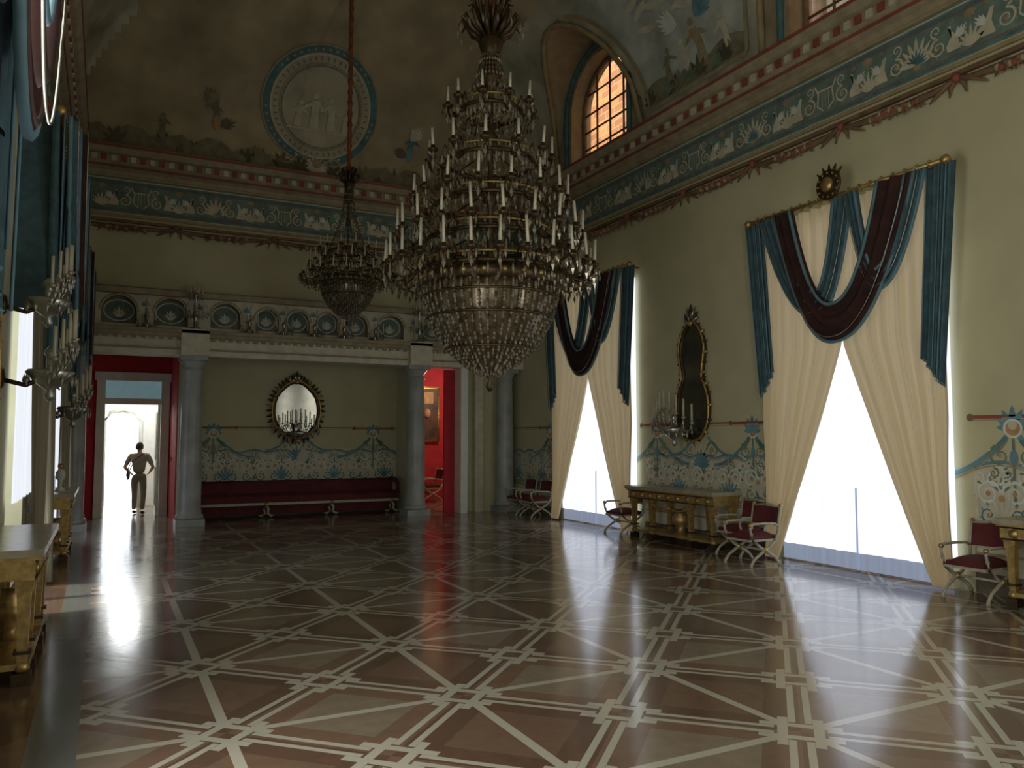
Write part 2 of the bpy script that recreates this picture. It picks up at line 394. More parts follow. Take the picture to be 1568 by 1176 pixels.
def frieze(name,fn,s0,s1):
    d=Dec(fn)
    d.rib([(s0+(s1-s0)*i/60,6.04) for i in range(61)],.68,FRZ,.004)
    for z,m_,w in ((5.72,CREAM,.02),(5.77,TEAL,.03),(6.34,CREAM,.02),(6.29,TEAL,.03),(5.80,REDP,.012),(6.26,REDP,.012)): d.rib([(s0,z),(s1,z)],w,m_)
    U=1.3; n=int((s1-s0)/U); off=s0+((s1-s0)-n*U)/2
    for i in range(n):
        c=off+U*(i+.5); zb=5.83
        if i%2==0:
            d.rib([(c-.04,zb+.02),(c-.13,zb+.10),(c-.11,zb+.26),(c-.17,zb+.38)],.024,CREAM); d.rib([(c+.04,zb+.02),(c+.13,zb+.10),(c+.11,zb+.26),(c+.17,zb+.38)],.024,CREAM)
            d.rib([(c-.12,zb+.29),(c+.12,zb+.29)],.02,CREAM)
            for k in (-.05,0,.05): d.rib([(c+k,zb+.06),(c+k,zb+.28)],.008,CREAM)
        else:
            d.fan((c,zb+.06),pi/2,.34,.055,CREAM,9,1.4); d.disc((c,zb+.05),.05,OCH); d.fan((c,zb+.06),pi/2,.2,.03,TEAL,9,1.4)
        for sg in (-1,1):
            d.spiral((c+sg*.27,zb+.13),.11,pi/2,1.5,CREAM,.024,sg,OCH)
            d.spiral((c+sg*.25,zb+.33),.07,-pi/2,1.3,CREAM,.018,-sg)
            d.fan((c+sg*.65,zb+.0),pi/2,.26,.04,CREAM,7,1.0); d.fan((c+sg*.65,zb+.42),-pi/2,.14,.03,OCH,5,.9)
            x=c+sg*.46
            d.poly([(x-.08,zb+.03),(x+.08,zb+.03),(x+.09,zb+.1),(x+.03,zb+.2),(x-.03*sg,zb+.32),(x-.07*sg,zb+.32),(x-.04,zb+.18)],CREAM)
            d.fan((x+.02*sg,zb+.16),pi/2-sg*.8,.18,.03,WHITE,5,.5)
            d.spiral((x-.02*sg,zb+.38),.03,0,1.1,OCH,.012,sg)
    d.make(name)
    mb=MB(); Ug=1.5; n=int((s1-s0)/Ug)
    for i in range(n):
        a=s0+(i+.02)*(s1-s0)/n; w=(s1-s0)/n
        P=[fn(a+w*t/16,5.49-.05*sin(pi*t/16),.05) for t in range(17)]
        mb.tube(P,[.022+.03*sin(pi*t/16) for t in range(17)],BRN,6)
        for k in (-1,1):
            mb.tube([fn(a,5.52,.05),fn(a+k*.14,5.47,.05),fn(a+k*.26,5.40,.05),fn(a+k*.34,5.35,.04)],[.04,.035,.022,.006],BRN,5)
            mb.tube([fn(a,5.52,.05),fn(a+k*.08,5.43,.05),fn(a+k*.10,5.33,.04)],[.03,.025,.006],BRN,5)
        mb.ball(fn(a,5.52,.06),.055,REDP,8)
        for t in range(15):
            p=fn(a+w*(.30+.40*t/14),5.42+.05*random.random(),.085); mb.ball(p,.036,(BRN,REDP,OCH)[t%3],6)
            q=fn(a+w*(.28+.44*t/14)+random.uniform(-.08,.08),5.34+.03*random.random(),.06); mb.tube([p,q],[.024,.004],BRN,4)
    mb.make(name.replace('frieze','garland'))
frieze('trim_frieze_right',mR,YF,YB-.02); frieze('trim_frieze_back',mB,XL+.02,XR-.02); frieze('trim_frieze_left',mL,2,YB-.02)

# dado decoration
def medallion(d,c,z=1.70):
    d.fan((c,z),pi/2,.24,.07,TEALB,7,1.5); d.disc((c,z),.1,WHITE); d.disc((c,z),.075,ORNG); d.disc((c,z+.03),.045,CREAM)
    for sg in (-1,1):
        d.rib([(c+sg*.1,z+.12),(c+sg*.42,z+.12)],.03,REDP); d.disc((c+sg*.44,z+.12),.04,BRN)
        P=[(c+sg*(.06+.75*t),z-.08-.42*sin(t*pi/2)**.9) for t in [i/12 for i in range(13)]]; d.rib(P,.05,TEALB)
        d.rib([(a,b-.05) for a,b in P],.015,OCH)
        d.spiral((c+sg*.14,z-.28),.12,pi/2,1.3,GREEN,.025,-sg,CREAM)
        d.spiral((c+sg*.20,z-.5),.12,pi/2,1.5,WHITE,.03,sg,GREEN)
        d.leaf((c+sg*.05,z-.1),-pi/2+sg*.8,.25,.06,TEAL)
    d.rib([(c,z-.1),(c,z-.75)],.03,GREEN); d.disc((c,z-.35),.05,ORNG); d.leaf((c,z-.2),-pi/2,.2,.09,TEALB)
def scrollrun(d,s0,s1,z=1.0):
    n=max(1,round((s1-s0)/.56)); w=(s1-s0)/n
    d.rib([(s0,.68),(s1,.68)],.045,OCH); d.rib([(s0,.63),(s1,.63)],.02,GREEN); d.rib([(s0,.60),(s1,.60)],.012,TEAL)
    for i in range(n):
        c=s0+w*(i+.5)
        for sg in (-1,1):
            d.spiral((c+sg*w*.24,z+.03),w*.24,0 if sg<0 else pi,1.7,WHITE,.032,-sg,GREEN)
            d.spiral((c+sg*w*.25,z-.19),w*.17,0 if sg<0 else pi,1.4,TEAL,.02,sg,TEALB)
            d.spiral((c+sg*w*.12,z+.24),w*.10,pi/2,1.3,GREEN,.02,sg,WHITE)
            d.leaf((c+sg*w*.45,z-.22),pi/2,.3,.05,CREAM); d.leaf((c+sg*w*.05,z-.27),pi/2+sg*.5,.16,.04,TEAL)
            d.spiral((c+sg*w*.38,z+.2),w*.09,-pi/2,1.2,WHITE,.016,-sg)
        d.fan((c,z-.24),pi/2,.3,.045,TEALB if i%2 else CREAM,5,.8); d.disc((c,z-.02),.035,ORNG); d.fan((c,z+.05),pi/2,.16,.03,GREEN,5,1.)
        d.rib([(c-w/2,z+.30),(c-w*.25,z+.34),(c,z+.36),(c+w*.25,z+.34),(c+w/2,z+.30)],.035,TEALB)
        d.rib([(c-w/2,z+.265),(c-w*.25,z+.305),(c,z+.325),(c+w*.25,z+.305),(c+w/2,z+.265)],.014,OCH)
def dado(name,fn,runs,meds):
    d=Dec(fn)
    for a,b in runs:
        o=.004
        d.mb.add([fn(a,.2,o),fn(b,.2,o),fn(b,1.38,o),fn(a,1.38,o)],[(0,1,2,3)],DADO)
        scrollrun(d,a,b)
        d.rib([(a,1.83),(b,1.83)],.022,REDP); d.rib([(a,1.79),(b,1.79)],.01,OCH); d.rib([(a,.40),(b,.40)],.03,OCH)
    for m_ in meds: medallion(d,m_)
    for a,b in runs:
        mm=[m_ for m_ in meds if a<m_<b]
        if len(mm)>=2:
            c=(mm[0]+mm[-1])/2; d.fan((c,1.15),pi/2,.45,.1,CREAM,9,1.3); d.fan((c,1.15),pi/2,.32,.06,TEALB,9,1.3)
            for sg in (-1,1):
                d.spiral((c+sg*.26,1.42),.14,0 if sg<0 else pi,1.4,GREEN,.025,-sg,CREAM)
                d.rib([(c+sg*(.15+.5*t),1.62-.28*sin(t*pi/2)) for t in [k/8 for k in range(9)]],.045,TEALB)
    d.make(name)
ed=[YF]+[q for c in sorted(RW) for q in (c-1.42,c+1.42)]+[16.0]
runsR=[(ed[i],ed[i+1]) for i in range(0,len(ed),2)]
dado('trim_dado_right',mR,runsR,[14.35,10.75,8.55,4.9,2.85])
dado('trim_dado_niche',mN,[(1.37,XC2+.05)],[1.97,5.33])
dado('trim_dado_left',mL,[(10.6,13.5)],[11,13.2])
mb=MB()
for a,b in runsR: mb.box(XR-.03,XR,a,b,0,.2,BASE)
mb.make('baseboard_right')
mb=MB(); mb.box(XL,XL+.03,YF,YB,0,.2,BASE); mb.make('baseboard_left')
mb=MB(); mb.box(1.37,XC2+.05,YN-.03,YN,0,.2,BASE); mb.make('baseboard_back')

# ---------------------------------------------------------------- vault
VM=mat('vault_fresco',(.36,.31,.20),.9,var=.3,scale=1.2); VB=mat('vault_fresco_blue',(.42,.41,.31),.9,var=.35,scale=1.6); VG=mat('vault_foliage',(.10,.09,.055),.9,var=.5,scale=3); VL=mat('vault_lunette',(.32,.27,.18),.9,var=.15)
mb=MB()
W=(XR-XL)/2
xs=[XL+W*(1-cos(pi*i/72)) for i in range(73)]
ys=[YF+i*.12 for i in range(int((YB-3-YF)/.12))]; y1=ys[-1]; ys+= [y1+(YB-y1)*sin(pi/2*i/30) for i in range(1,31)]
def vz(x,y):
    sx=max(0,min(x-XL,XR-x)); sy=max(0,YB-y)
    zx=Z0+3.7*sqrt(max(0,1-(1-min(sx/W,1))**2)); zy=Z0+3.7*sqrt(max(0,1-(1-min(sy,5)/5)**2))
    m_=min(zx,zy); t=0
    for c in (RW if x>XC else LW[1:]):
        u=(y-c)/1.45
        if abs(u)<1:
            zc=Z0+2.35*sqrt(1-u*u)
            if zc>m_: m_=zc; t=1
    return m_,t,zx,zy
vs=[];tt=[]
for y in ys:
    for x in xs:
        z,t,zx,zy=vz(x,y); vs.append((x,y,z)); tt.append((t,zx,zy))
w=len(xs); groups={}
for j in range(len(ys)-1):
    for i in range(w-1):
        k=j*w+i; c=sum(1 for q in (k,k+1,k+w,k+w+1) if tt[q][0]); z=vs[k][2]
        g = VL if c>=2 else (VB if (tt[k][1]<tt[k][2] and z<9.6) else VM)
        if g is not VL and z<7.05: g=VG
        groups.setdefault(g,[]).append((k,k+1,k+w+1,k+w))
for m_ in groups: mb.mats.append(m_)
mb.v=vs
for m_,fs in groups.items():
    for f in fs: mb.f.append(f); mb.mi.append(mb.mats.index(m_)); mb.sm.append(True)
mb.make('ceiling')
mb=MB()
for c in RW:
    P=[]
    for i in range(25):
        u=-.999+1.998*i/24; y=c+1.45*u; z=Z0+2.35*sqrt(max(0,1-u*u)); q=(z-Z0)/3.7; sx=W*(1-sqrt(max(0,1-q*q))); P.append((XR-sx-.01,y,z-.02))
    mb.tube(P,.05,OCH,6)
    P=[]
    for i in range(21):
        a=pi*i/20; P.append((XR-.03,c-1.08*cos(a),8.05+1.08*sin(a)))
    mb.tube([(XR-.03,c-1.08,Z0)]+P+[(XR-.03,c+1.08,Z0)],.05,TEAL,6)
mb.make('trim_lunette_ribs')

# cove painting
d=Dec(mC); c=XC; t0=1.42
MG=mat('medallion_figure',(.52,.50,.38),.9); MD=mat('fresco_dark',(.14,.12,.08),.9); ME=mat('fresco_mid',(.21,.19,.12),.9,var=.3)  # fresco paint in pale, dark and middle tones
d.bigdisc((c,t0),1.13,mat('medallion_ground',(.42,.40,.29),.9,var=.2,scale=2),.004)
d.ring((c,t0),1.08,.13,TEAL,60,.008); d.ring((c,t0),.99,.03,CREAM,60,.009); d.ring((c,t0),.82,.035,OCH,60,.009); d.ring((c,t0),.78,.015,TEAL,60,.010); d.ring((c,t0),1.16,.03,OCH,60,.009)
for i in range(48):
    a=2*pi*i/48; d.disc((c+1.08*cos(a),t0+1.08*sin(a)),.028,OCH,8); d.leaf((c+.87*cos(a),t0+.87*sin(a)),a,.09,.03,ME)
def figure(d,x,z,h,m,lean=0):
    d.poly([(x-.12*h,z),(x+.14*h,z),(x+.1*h,z+.35*h),(x+.12*h+lean,z+.72*h),(x-.1*h+lean,z+.72*h),(x-.08*h,z+.4*h)],m); d.disc((x+lean,z+.84*h),.08*h,m,10)
    d.leaf((x+lean,z+.68*h),-.6,.4*h,.1*h,m); d.leaf((x+lean,z+.68*h),pi+.5,.38*h,.1*h,m)
for x,h,l in ((c-.45,.55,.05),(c-.12,.75,0),(c+.22,.7,-.03),(c+.5,.5,.04)): figure(d,x,t0-.42,h,MG,l)
d.rib([(c-.65,t0-.45),(c,t0-.45),(c+.65,t0-.45)],.03,MG)
for sg in (-1,1):
    for i in range(26):
        x=c+sg*(.35+i*.165)
        d.fan((x,.10),pi/2+random.uniform(-.5,.5),random.uniform(.15,.42),.09,(VG,ME,MD)[i%3],6,1.2)
    for k in range(5):
        x0=c+sg*(1.3+.7*k); d.poly([(x0-.5,.1),(x0-.3,.32),(x0-.1,.38+.1*(k%2)),(x0+.15,.46),(x0+.35,.3),(x0+.5,.1)],ME)
    d.spiral((c+sg*.35,.28),.18,0 if sg<0 else pi,1.5,OCH,.04,-sg,CREAM); d.spiral((c+sg*.8,.24),.15,0,1.5,OCH,.04,-sg,CREAM); d.spiral((c+sg*.6,.42),.1,0,1.3,CREAM,.03,sg)
    d.rib([(c+sg*(.1+1.2*t),.42-.28*t+.06*sin(12*t)) for t in [k/14 for k in range(15)]],.035,OCH)
    m1=(ORNG if sg<0 else TEALB)
    figure(d,c+sg*1.95,.75,.55,ME if sg<0 else TEAL,.05*sg); d.fan((c+sg*1.95,1.1),pi/2-sg*.6,.4,.06,(ME if sg<0 else MG),7,.6); d.fan((c+sg*1.9,.75),pi/2+sg*1.2,.35,.06,MD,5,.5); d.leaf((c+sg*1.95,.95),-pi/2,.3,.15,m1)
    figure(d,c+sg*2.9,.4,.45,ME,.02)
d.fan((c,.12),pi/2,.36,.06,CREAM,9,1.2); d.disc((c,.3),.1,OCH)
d.make('ceiling_medallion_fresco')
def mV(s,t,o):
    ph=t/3.9; return (XR-W*(1-cos(ph))-o*3, s, Z0+3.7*sin(ph)-.4*o)
d=Dec(mV)
def hwid(t):
    z=3.7*sin(t/3.9); return 2.875-1.45*sqrt(max(0,1-(min(z,2.35)/2.35)**2))-.28
SKY=mat('fresco_sky',(.40,.44,.40),.9,var=.35,scale=2); LAND=mat('fresco_land',(.19,.19,.12),.9,var=.5,scale=3)
for cc in (9.62,3.88):
    d.patch(lambda u,v:(cc+(2*u-1)*hwid(.35+2.3*v),.35+2.3*v),14,16,SKY,.003)
    d.patch(lambda u,v:(cc+(2*u-1)*hwid(.35+.25*v),.35+.3*v+.12*v*sin(9*u)),14,3,LAND,.005)
    for e in (-1,1): d.rib([(cc+e*hwid(.35+2.3*k/16),.35+2.3*k/16) for k in range(17)],.07,OCH,.012)
    d.rib([(cc+hwid(.35)*(2*k/8-1),.33) for k in range(9)],.07,OCH,.012)
    for i in range(12): d.fan((cc-1.1+.2*i,.42),pi/2+random.uniform(-.4,.4),random.uniform(.2,.4),.09,(GREEN,ME,VG)[i%3],5,1.1)
    figure(d,cc-.25,.6,.8,OCH,.08); d.fan((cc+.1,1.35),.6,.5,.08,WHITE,7,.6); d.fan((cc-.3,1.3),pi-.6,.5,.08,TEALB,7,.6); figure(d,cc+.55,.6,.6,ME,-.05); figure(d,cc-.8,.6,.6,CREAM,.05); figure(d,cc+.1,.55,.65,CREAM,.05)
    for k in range(8): d.leaf((cc+random.uniform(-.8,.8),random.uniform(1.5,2.3)),random.uniform(-.4,.4),.5,.12,MG)
d.make('ceiling_spandrel_fresco')

# ---------------------------------------------------------------- windows
def brick():
    m=bpy.data.materials.new('outside_brick'); m.use_nodes=True; nt=m.node_tree; b=nt.nodes['Principled BSDF']
    t=nt.nodes.new('ShaderNodeTexBrick'); t.inputs['Color1'].default_value=(.46,.19,.05,1); t.inputs['Color2'].default_value=(.26,.09,.03,1); t.inputs['Mortar'].default_value=(.34,.22,.10,1); t.inputs['Scale'].default_value=1.3
    tc=nt.nodes.new('ShaderNodeTexCoord')
    sx=nt.nodes.new('ShaderNodeSeparateXYZ'); cx=nt.nodes.new('ShaderNodeCombineXYZ')
    nt.links.new(tc.outputs['Object'],sx.inputs[0]); nt.links.new(sx.outputs[1],cx.inputs[0]); nt.links.new(sx.outputs[2],cx.inputs[1])
    nt.links.new(cx.outputs[0],t.inputs['Vector']); nt.links.new(t.outputs['Color'],b.inputs['Base Color']); b.inputs['Roughness'].default_value=.9
    return m
mb=MB(); mb.box(11.5,11.8,-12,34,-.2,20,brick())
for k in range(7):
    y=-6+k*5.0; mb.tube([(11.45,y-1,8)]+[(11.45,y-1*cos(a*pi/8),11+1*sin(a*pi/8)) for a in range(9)]+[(11.45,y+1,8)],.15,BRN,6); mb.box(11.44,11.5,y-.9,y+.9,8,11.2,MD)
mb.make('outside_brick_wall')
wn=1
def lunette(fn,c,nm,sun_block=False):
    mb=MB(); o=-.3
    P=[fn(c-.93,Z0+.13,o)]+[fn(c-.93*cos(pi*i/16),8.05+.93*sin(pi*i/16),o) for i in range(17)]+[fn(c+.93,Z0+.13,o)]
    mb.tube(P,.05,BRN,6)
    for s in (-.45,0,.45): mb.tube([fn(c+s,Z0+.1,o),fn(c+s,8.05+sqrt(.93**2-s*s),o)],.022,BRN,5)
    for z in (7.4,7.75,8.1,8.5):
        h=.93 if z<8.05 else sqrt(.93**2-(z-8.05)**2); mb.tube([fn(c-h,z,o),fn(c+h,z,o)],.02,BRN,5)
    if sun_block:
        a=fn(c-1.0,0,-.36); b=fn(c+1.0,0,-.44); mb.box(min(a[0],b[0]),max(a[0],b[0]),min(a[1],b[1]),max(a[1],b[1]),Z0,9.1,FRAME)  # solid panel added behind the lunette to keep the sun out
    mb.make(nm)
def casement(fn,c,hw,nm):
    mb=MB(); o=-.3
    for s in (-hw+.04,-.03,.03,hw-.04): mb.tube([fn(c+s,0,o),fn(c+s,4.3,o)],.04,FRAME,5)
    for z in (.05,.5,1.5,2.5,3.4,4.25): mb.tube([fn(c-hw,z,o),fn(c+hw,z,o)],.03,FRAME,5)
    mb.make(nm)
for c in RW: casement(mR,c,1.0,'window_%d'%wn); wn+=1; lunette(mR,c,'window_%d'%wn); wn+=1
for c in LW: casement(mL,c,.85,'window_%d'%wn); wn+=1
for c in LW[1:]: lunette(mL,c,'window_%d'%wn,True); wn+=1

# curtains: local x out of wall, y along wall, z up
def curtain(hw=1.38, sheer_z=0.0, SH=None, CR=None, valance=False):
    mb=MB(); ZT=4.52; ZK=2.78
    def sh(u,v):
        y=(-1+2*u)*min(hw-.12,1.25); z=sheer_z+.22+(4.4-sheer_z-.22)*v
        return (.07+.012*sin(y*38)+.01*sin(y*17+1), y, z)
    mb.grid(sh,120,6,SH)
    if valance:
        mb.grid(lambda u,v:(.31+.02*sin(u*60), (2*u-1)*(hw+.02), 2.75+.25*abs(sin(u*3*pi))+(ZT-2.75-.25*abs(sin(u*3*pi)))*v),90,6,CURT)
        for sg in (-1,1): mb.grid(lambda u,v:(.02+.29*u, sg*(hw+.02), 2.75+(ZT-2.75)*v),6,6,CURT)
    if sheer_z==0:
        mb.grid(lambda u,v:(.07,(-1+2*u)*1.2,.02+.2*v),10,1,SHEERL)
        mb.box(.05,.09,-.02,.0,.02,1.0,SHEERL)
    for sg in (-1,1):
        def cr(u,v,sg=sg):
            z=.03+(ZT-.03)*v
            inn=0 if z>ZK else 1.12*((ZK-z)/ZK)**1.05*hw/1.38
            out=(hw-.05) if z>1.8 else (hw-.05)-.03*sin(pi*z/1.8)
            out=max(out,inn+.13)
            y=inn+(out-inn)*u
            k=min(1,(out-inn)/1.0)
            fold=.035*(.5+.5*k)*sin(u*2*pi*7+1.5*sin(3*v))+.02*sin(u*2*pi*17)
            return (.22+fold+.06*(1-k), sg*y, z)
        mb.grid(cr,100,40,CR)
        def jb(u,v,sg=sg):
            zb=2.15+.35*(1-u)**1.2
            z=zb+(ZT+.02-zb)*v
            y=(hw-.30*(.55+.45*(1-v)*1.0)) + (.34)*u*(1-.25*(1-v))
            return (.30+.03*sin(u*2*pi*4), sg*y, z)
        mb.grid(jb,36,14,CURT)
        for uu in (.1,.45,.8):
            mb.tube([tuple(Vector(jb(uu,t/10))+Vector((.035,0,0))) for t in range(11)],.009,CURS,4)
        mb.tube([tuple(Vector(jb(t/10,0))) for t in range(11)],.014,CURS,4)
    def swag(yL0,yL1,yR0,yR1,zo,zi,yo,m_,x0,stripes=True,p=2.1,nf=5):
        def curve(t,ya,yb,zm,yc):
            z=zm+(ZT-zm)*abs(t)**p
            y = yc+(yb-yc)*(abs(t)**.95) if t>0 else yc+(ya-yc)*(abs(t)**.95)
            return y,z
        def f(u,v):
            t=-1+2*u; a=curve(t,yL0,yR0,zo,yo); b=curve(t,yL1,yR1,zi,yo)
            y=a[0]+(b[0]-a[0])*v; z=a[1]+(b[1]-a[1])*v
            return (x0+.035*sin(v*pi*nf)+.05*sin(pi*v), y, z)
        mb.grid(f,48,20,m_)
        if stripes:
            for v in (0,.93): mb.tube([tuple(Vector(f(i/40,v))+Vector((.02,0,0))) for i in range(41)],.022,CURS,5)
            mb.tube([tuple(Vector(f(i/40,.12))+Vector((.035,0,0))) for i in range(41)],.006,SILV,4)
    xo=.06 if valance else 0
    swag(-1.20,-.95,.28,.02,3.12,3.45,-.28,CURT,.33+xo)
    swag(-.90,-.58,1.15,.68,ZK-.02,3.25,.02,CURK,.40+xo)
    swag(.22,.38,1.25,1.02,3.30,3.55,.62,CURT,.36+xo,True,1.9)
    mb.tube([(.33,-hw-.05,ZT+.04),(.33,hw+.05,ZT+.04)],.028,GOLD,8)
    for sg in (-1,1): mb.ball((.33,sg*(hw+.08),ZT+.04),.055,GOLD,8); mb.tube([(0,sg*(hw-.1),ZT+.04),(.33,sg*(hw-.1),ZT+.04)],.02,GOLD,6)
    for i in range(18): mb.tube([(.33+.045*cos(a*pi/4),-hw+.1+i*(2*hw-.2)/17,ZT+.04+.045*sin(a*pi/4)) for a in range(8)],.008,GOLD,4,closed=True)
    T=Matrix.Translation((.40,0,ZT+.17))@Matrix.Rotation(pi/2,4,'Y')
    mb.lathe([(.17,0),(.19,.02),(.17,.04),(.13,.035),(.1,.05),(.03,.07)],(0,0,0),BRZ,24,T)
    mb.lathe([(.1,.04),(.08,.075),(.02,.09)],(0,0,0),GOLD,16,T)
    for i in range(12):
        a=2*pi*i/12; mb.bead((.43,.15*cos(a),ZT+.17+.15*sin(a)),.025,GOLD)
    for k in range(5):
        a=pi/2+(k-2)*.4; mb.tube([(.4,.15*cos(a),ZT+.17+.15*sin(a)),(.4,.26*cos(a),ZT+.17+.26*sin(a))],[.03,.008],BRZ,5)
    return mb
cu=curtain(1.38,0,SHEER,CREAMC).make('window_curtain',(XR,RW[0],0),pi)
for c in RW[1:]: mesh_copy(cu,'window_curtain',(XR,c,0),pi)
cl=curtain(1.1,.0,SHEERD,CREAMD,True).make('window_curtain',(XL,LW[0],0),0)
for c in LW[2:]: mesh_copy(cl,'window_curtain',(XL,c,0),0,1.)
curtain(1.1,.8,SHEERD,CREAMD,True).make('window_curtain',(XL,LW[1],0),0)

# ---------------------------------------------------------------- chandeliers
def chandelier(name,loc,S,tiers,chain=5.):
    mb=MB()
    mb.lathe([(.02,.0),(.05,.05),(.02,.12),(.06,.2),(.10,.28),(.04,.34),(.03,.9),(.10,1.0),(.05,1.1),(.03,2.0),(.09,2.08),(.03,2.2),(.03,2.7),(.08,2.78),(.03,2.9),(.03,3.3),(.1,3.4),(.13,3.5),(.06,3.6),(.10,3.72),(.14,3.85),(.08,3.95),(.05,4.1),(.09,4.2),(.02,4.3)],(0,0,0),BRZ,16)
    prof=[(.73,1.12),(.73,1.02),(.71,.92),(.66,.76),(.58,.6),(.46,.44),(.32,.31),(.18,.22),(.1,.17)]
    for i in range(52):
        a=2*pi*i/52
        for (r0,z0),(r1,z1) in zip(prof[:-1],prof[1:]):
            for k in range(4):
                t=k/4; r=r0+(r1-r0)*t; z=z0+(z1-z0)*t
                if r<.35 and i%2: continue
                mb.bead((r*cos(a),r*sin(a),z),.019,CRY if (k+i)%3 else CRYD,.026)
    mb.lathe([(max(.05,r-.025),z) for r,z in prof[::-1]],(0,0,0),CRYD,32)
    for r,z in ((.74,1.14),(.735,1.0),(.68,.78),(.48,.45)):
        mb.tube([(r*cos(2*pi*i/40),r*sin(2*pi*i/40),z) for i in range(40)],.014,BRZ,5,closed=True)
    mb.lathe([(.73,1.1),(.78,1.12),(.79,1.2),(.75,1.24),(.72,1.22),(.72,1.12)],(0,0,0),BRZ,40)
    for i in range(24):
        a=2*pi*i/24; mb.ball((.79*cos(a),.79*sin(a),1.17),.03,GOLD,6)
    for (rt,z,n,rr,ch) in tiers:
        mb.tube([(rr*cos(2*pi*i/32),rr*sin(2*pi*i/32),z-.06) for i in range(32)],.022,BRZ,6,closed=True)
        mb.tube([(rr*cos(2*pi*i/32),rr*sin(2*pi*i/32),z+.03) for i in range(32)],.012,GOLD,5,closed=True)
        for i in range(40):
            a=2*pi*i/40; mb.bead((rr*cos(a),rr*sin(a),z-.14),.018,CRY,.07); mb.bead((rr*cos(a+.05),rr*sin(a+.05),z-.27),.014,CRYD,.05)
        for i in range(4):
            a=pi/2*i+.4; mb.tube([(.03*cos(a),.03*sin(a),z+.1),(rr*cos(a),rr*sin(a),z-.04)],.01,BRZ,5)
        for i in range(n):
            a=2*pi*(i+.5*(n%3))/n; ca,sa=cos(a),sin(a)
            L=rt-rr
            P=[(rr,-.05),(rr+.25*L,-.13),(rr+.6*L,-.17),(rr+.9*L,-.12),(rt,-.03)]
            mb.tube([(r*ca,r*sa,z+q) for r,q in P],[.016,.014,.013,.013,.016],BRZ,5)
            mb.lathe([(.012,-.05),(.05,-.02),(.06,0),(.02,.005),(.024,.04)],(rt*ca,rt*sa,z),BRZ,8)
            hh=ch*random.uniform(.85,1.1); lean=random.uniform(-.02,.02)
            mb.tube([(rt*ca,rt*sa,z+.02),(rt*ca+lean,rt*sa,z+.02+hh)],[.017,.014],CAND,6)
            for k in range(5):
                b=a+k*pi/2.5; mb.bead((rt*ca+.055*cos(b),rt*sa+.055*sin(b),z-.08),.014,CRY if k%2 else CRYD,.05)
            mb.bead((rt*ca,rt*sa,z-.15),.024,CRY,.06)
            for f_ in (.3,.55,.8):
                mid=rr+f_*L; mb.bead((mid*ca,mid*sa,z-.24),.017,CRYD,.05)
            mb.tube([((rr+.1*L)*ca,(rr+.1*L)*sa,z),((rr+.3*L)*ca,(rr+.3*L)*sa,z+.07),((rr+.45*L)*ca,(rr+.45*L)*sa,z-.02)],.009,BRZ,4)
    ts=sorted(tiers,key=lambda t:t[1])
    anchors=[(t[3],t[1]) for t in ts]+[(.10,3.75)]
    for (r0,z0),(r1,z1) in zip(anchors[:-1],anchors[1:]):
        if z1-z0<.25: continue
        for i in range(24):
            a=2*pi*i/24; N=max(5,int((z1-z0)/.055))
            for k in range(N):
                t=k/N; r=r0+(r1-r0)*t-.08*sin(pi*t)*min(1,(z1-z0)); z=z0+(z1-z0)*t
                mb.bead((r*cos(a),r*sin(a),z),.014,CRY if k%3==0 else CRYD,.026)
    for i in range(14):
        a=2*pi*i/14; ca,sa=cos(a),sin(a)
        mb.tube([(.1*ca,.1*sa,3.9),(.22*ca,.22*sa,3.98),(.31*ca,.31*sa,4.12),(.36*ca,.36*sa,4.05)],[.02,.035,.025,.008],BRZ,5)
        mb.tube([(.08*ca,.08*sa,4.0),(.16*ca,.16*sa,4.15),(.2*ca,.2*sa,4.3),(.25*ca,.25*sa,4.28)],[.02,.03,.02,.008],BRZ,5)
        mb.bead((.36*ca,.36*sa,3.95),.015,CRY,.06)
    mb.tube([(0,0,4.2),(0,0,4.2+chain)],.055,CHN,8)
    for k in range(int(chain/.3)): mb.ball((0,0,4.35+k*.3),.075,CHN,8,.12)
    return mb.make(name,loc,0,None,S)
T1=[(1.13,1.32,26,.80,.27),(1.00,1.68,20,.68,.25),(.84,2.08,16,.58,.22),(.67,2.55,12,.48,.2),(.47,3.12,10,.34,.18)]
chandelier('chandelier',(3.66,7.7,2.10),1.,T1,4.4)
T2=[(1.24,1.30,22,.85,.34),(1.02,1.66,18,.66,.3),(.76,2.06,12,.5,.26)]
chandelier('chandelier',(3.78,13.9,3.62),.66,T2,7.)

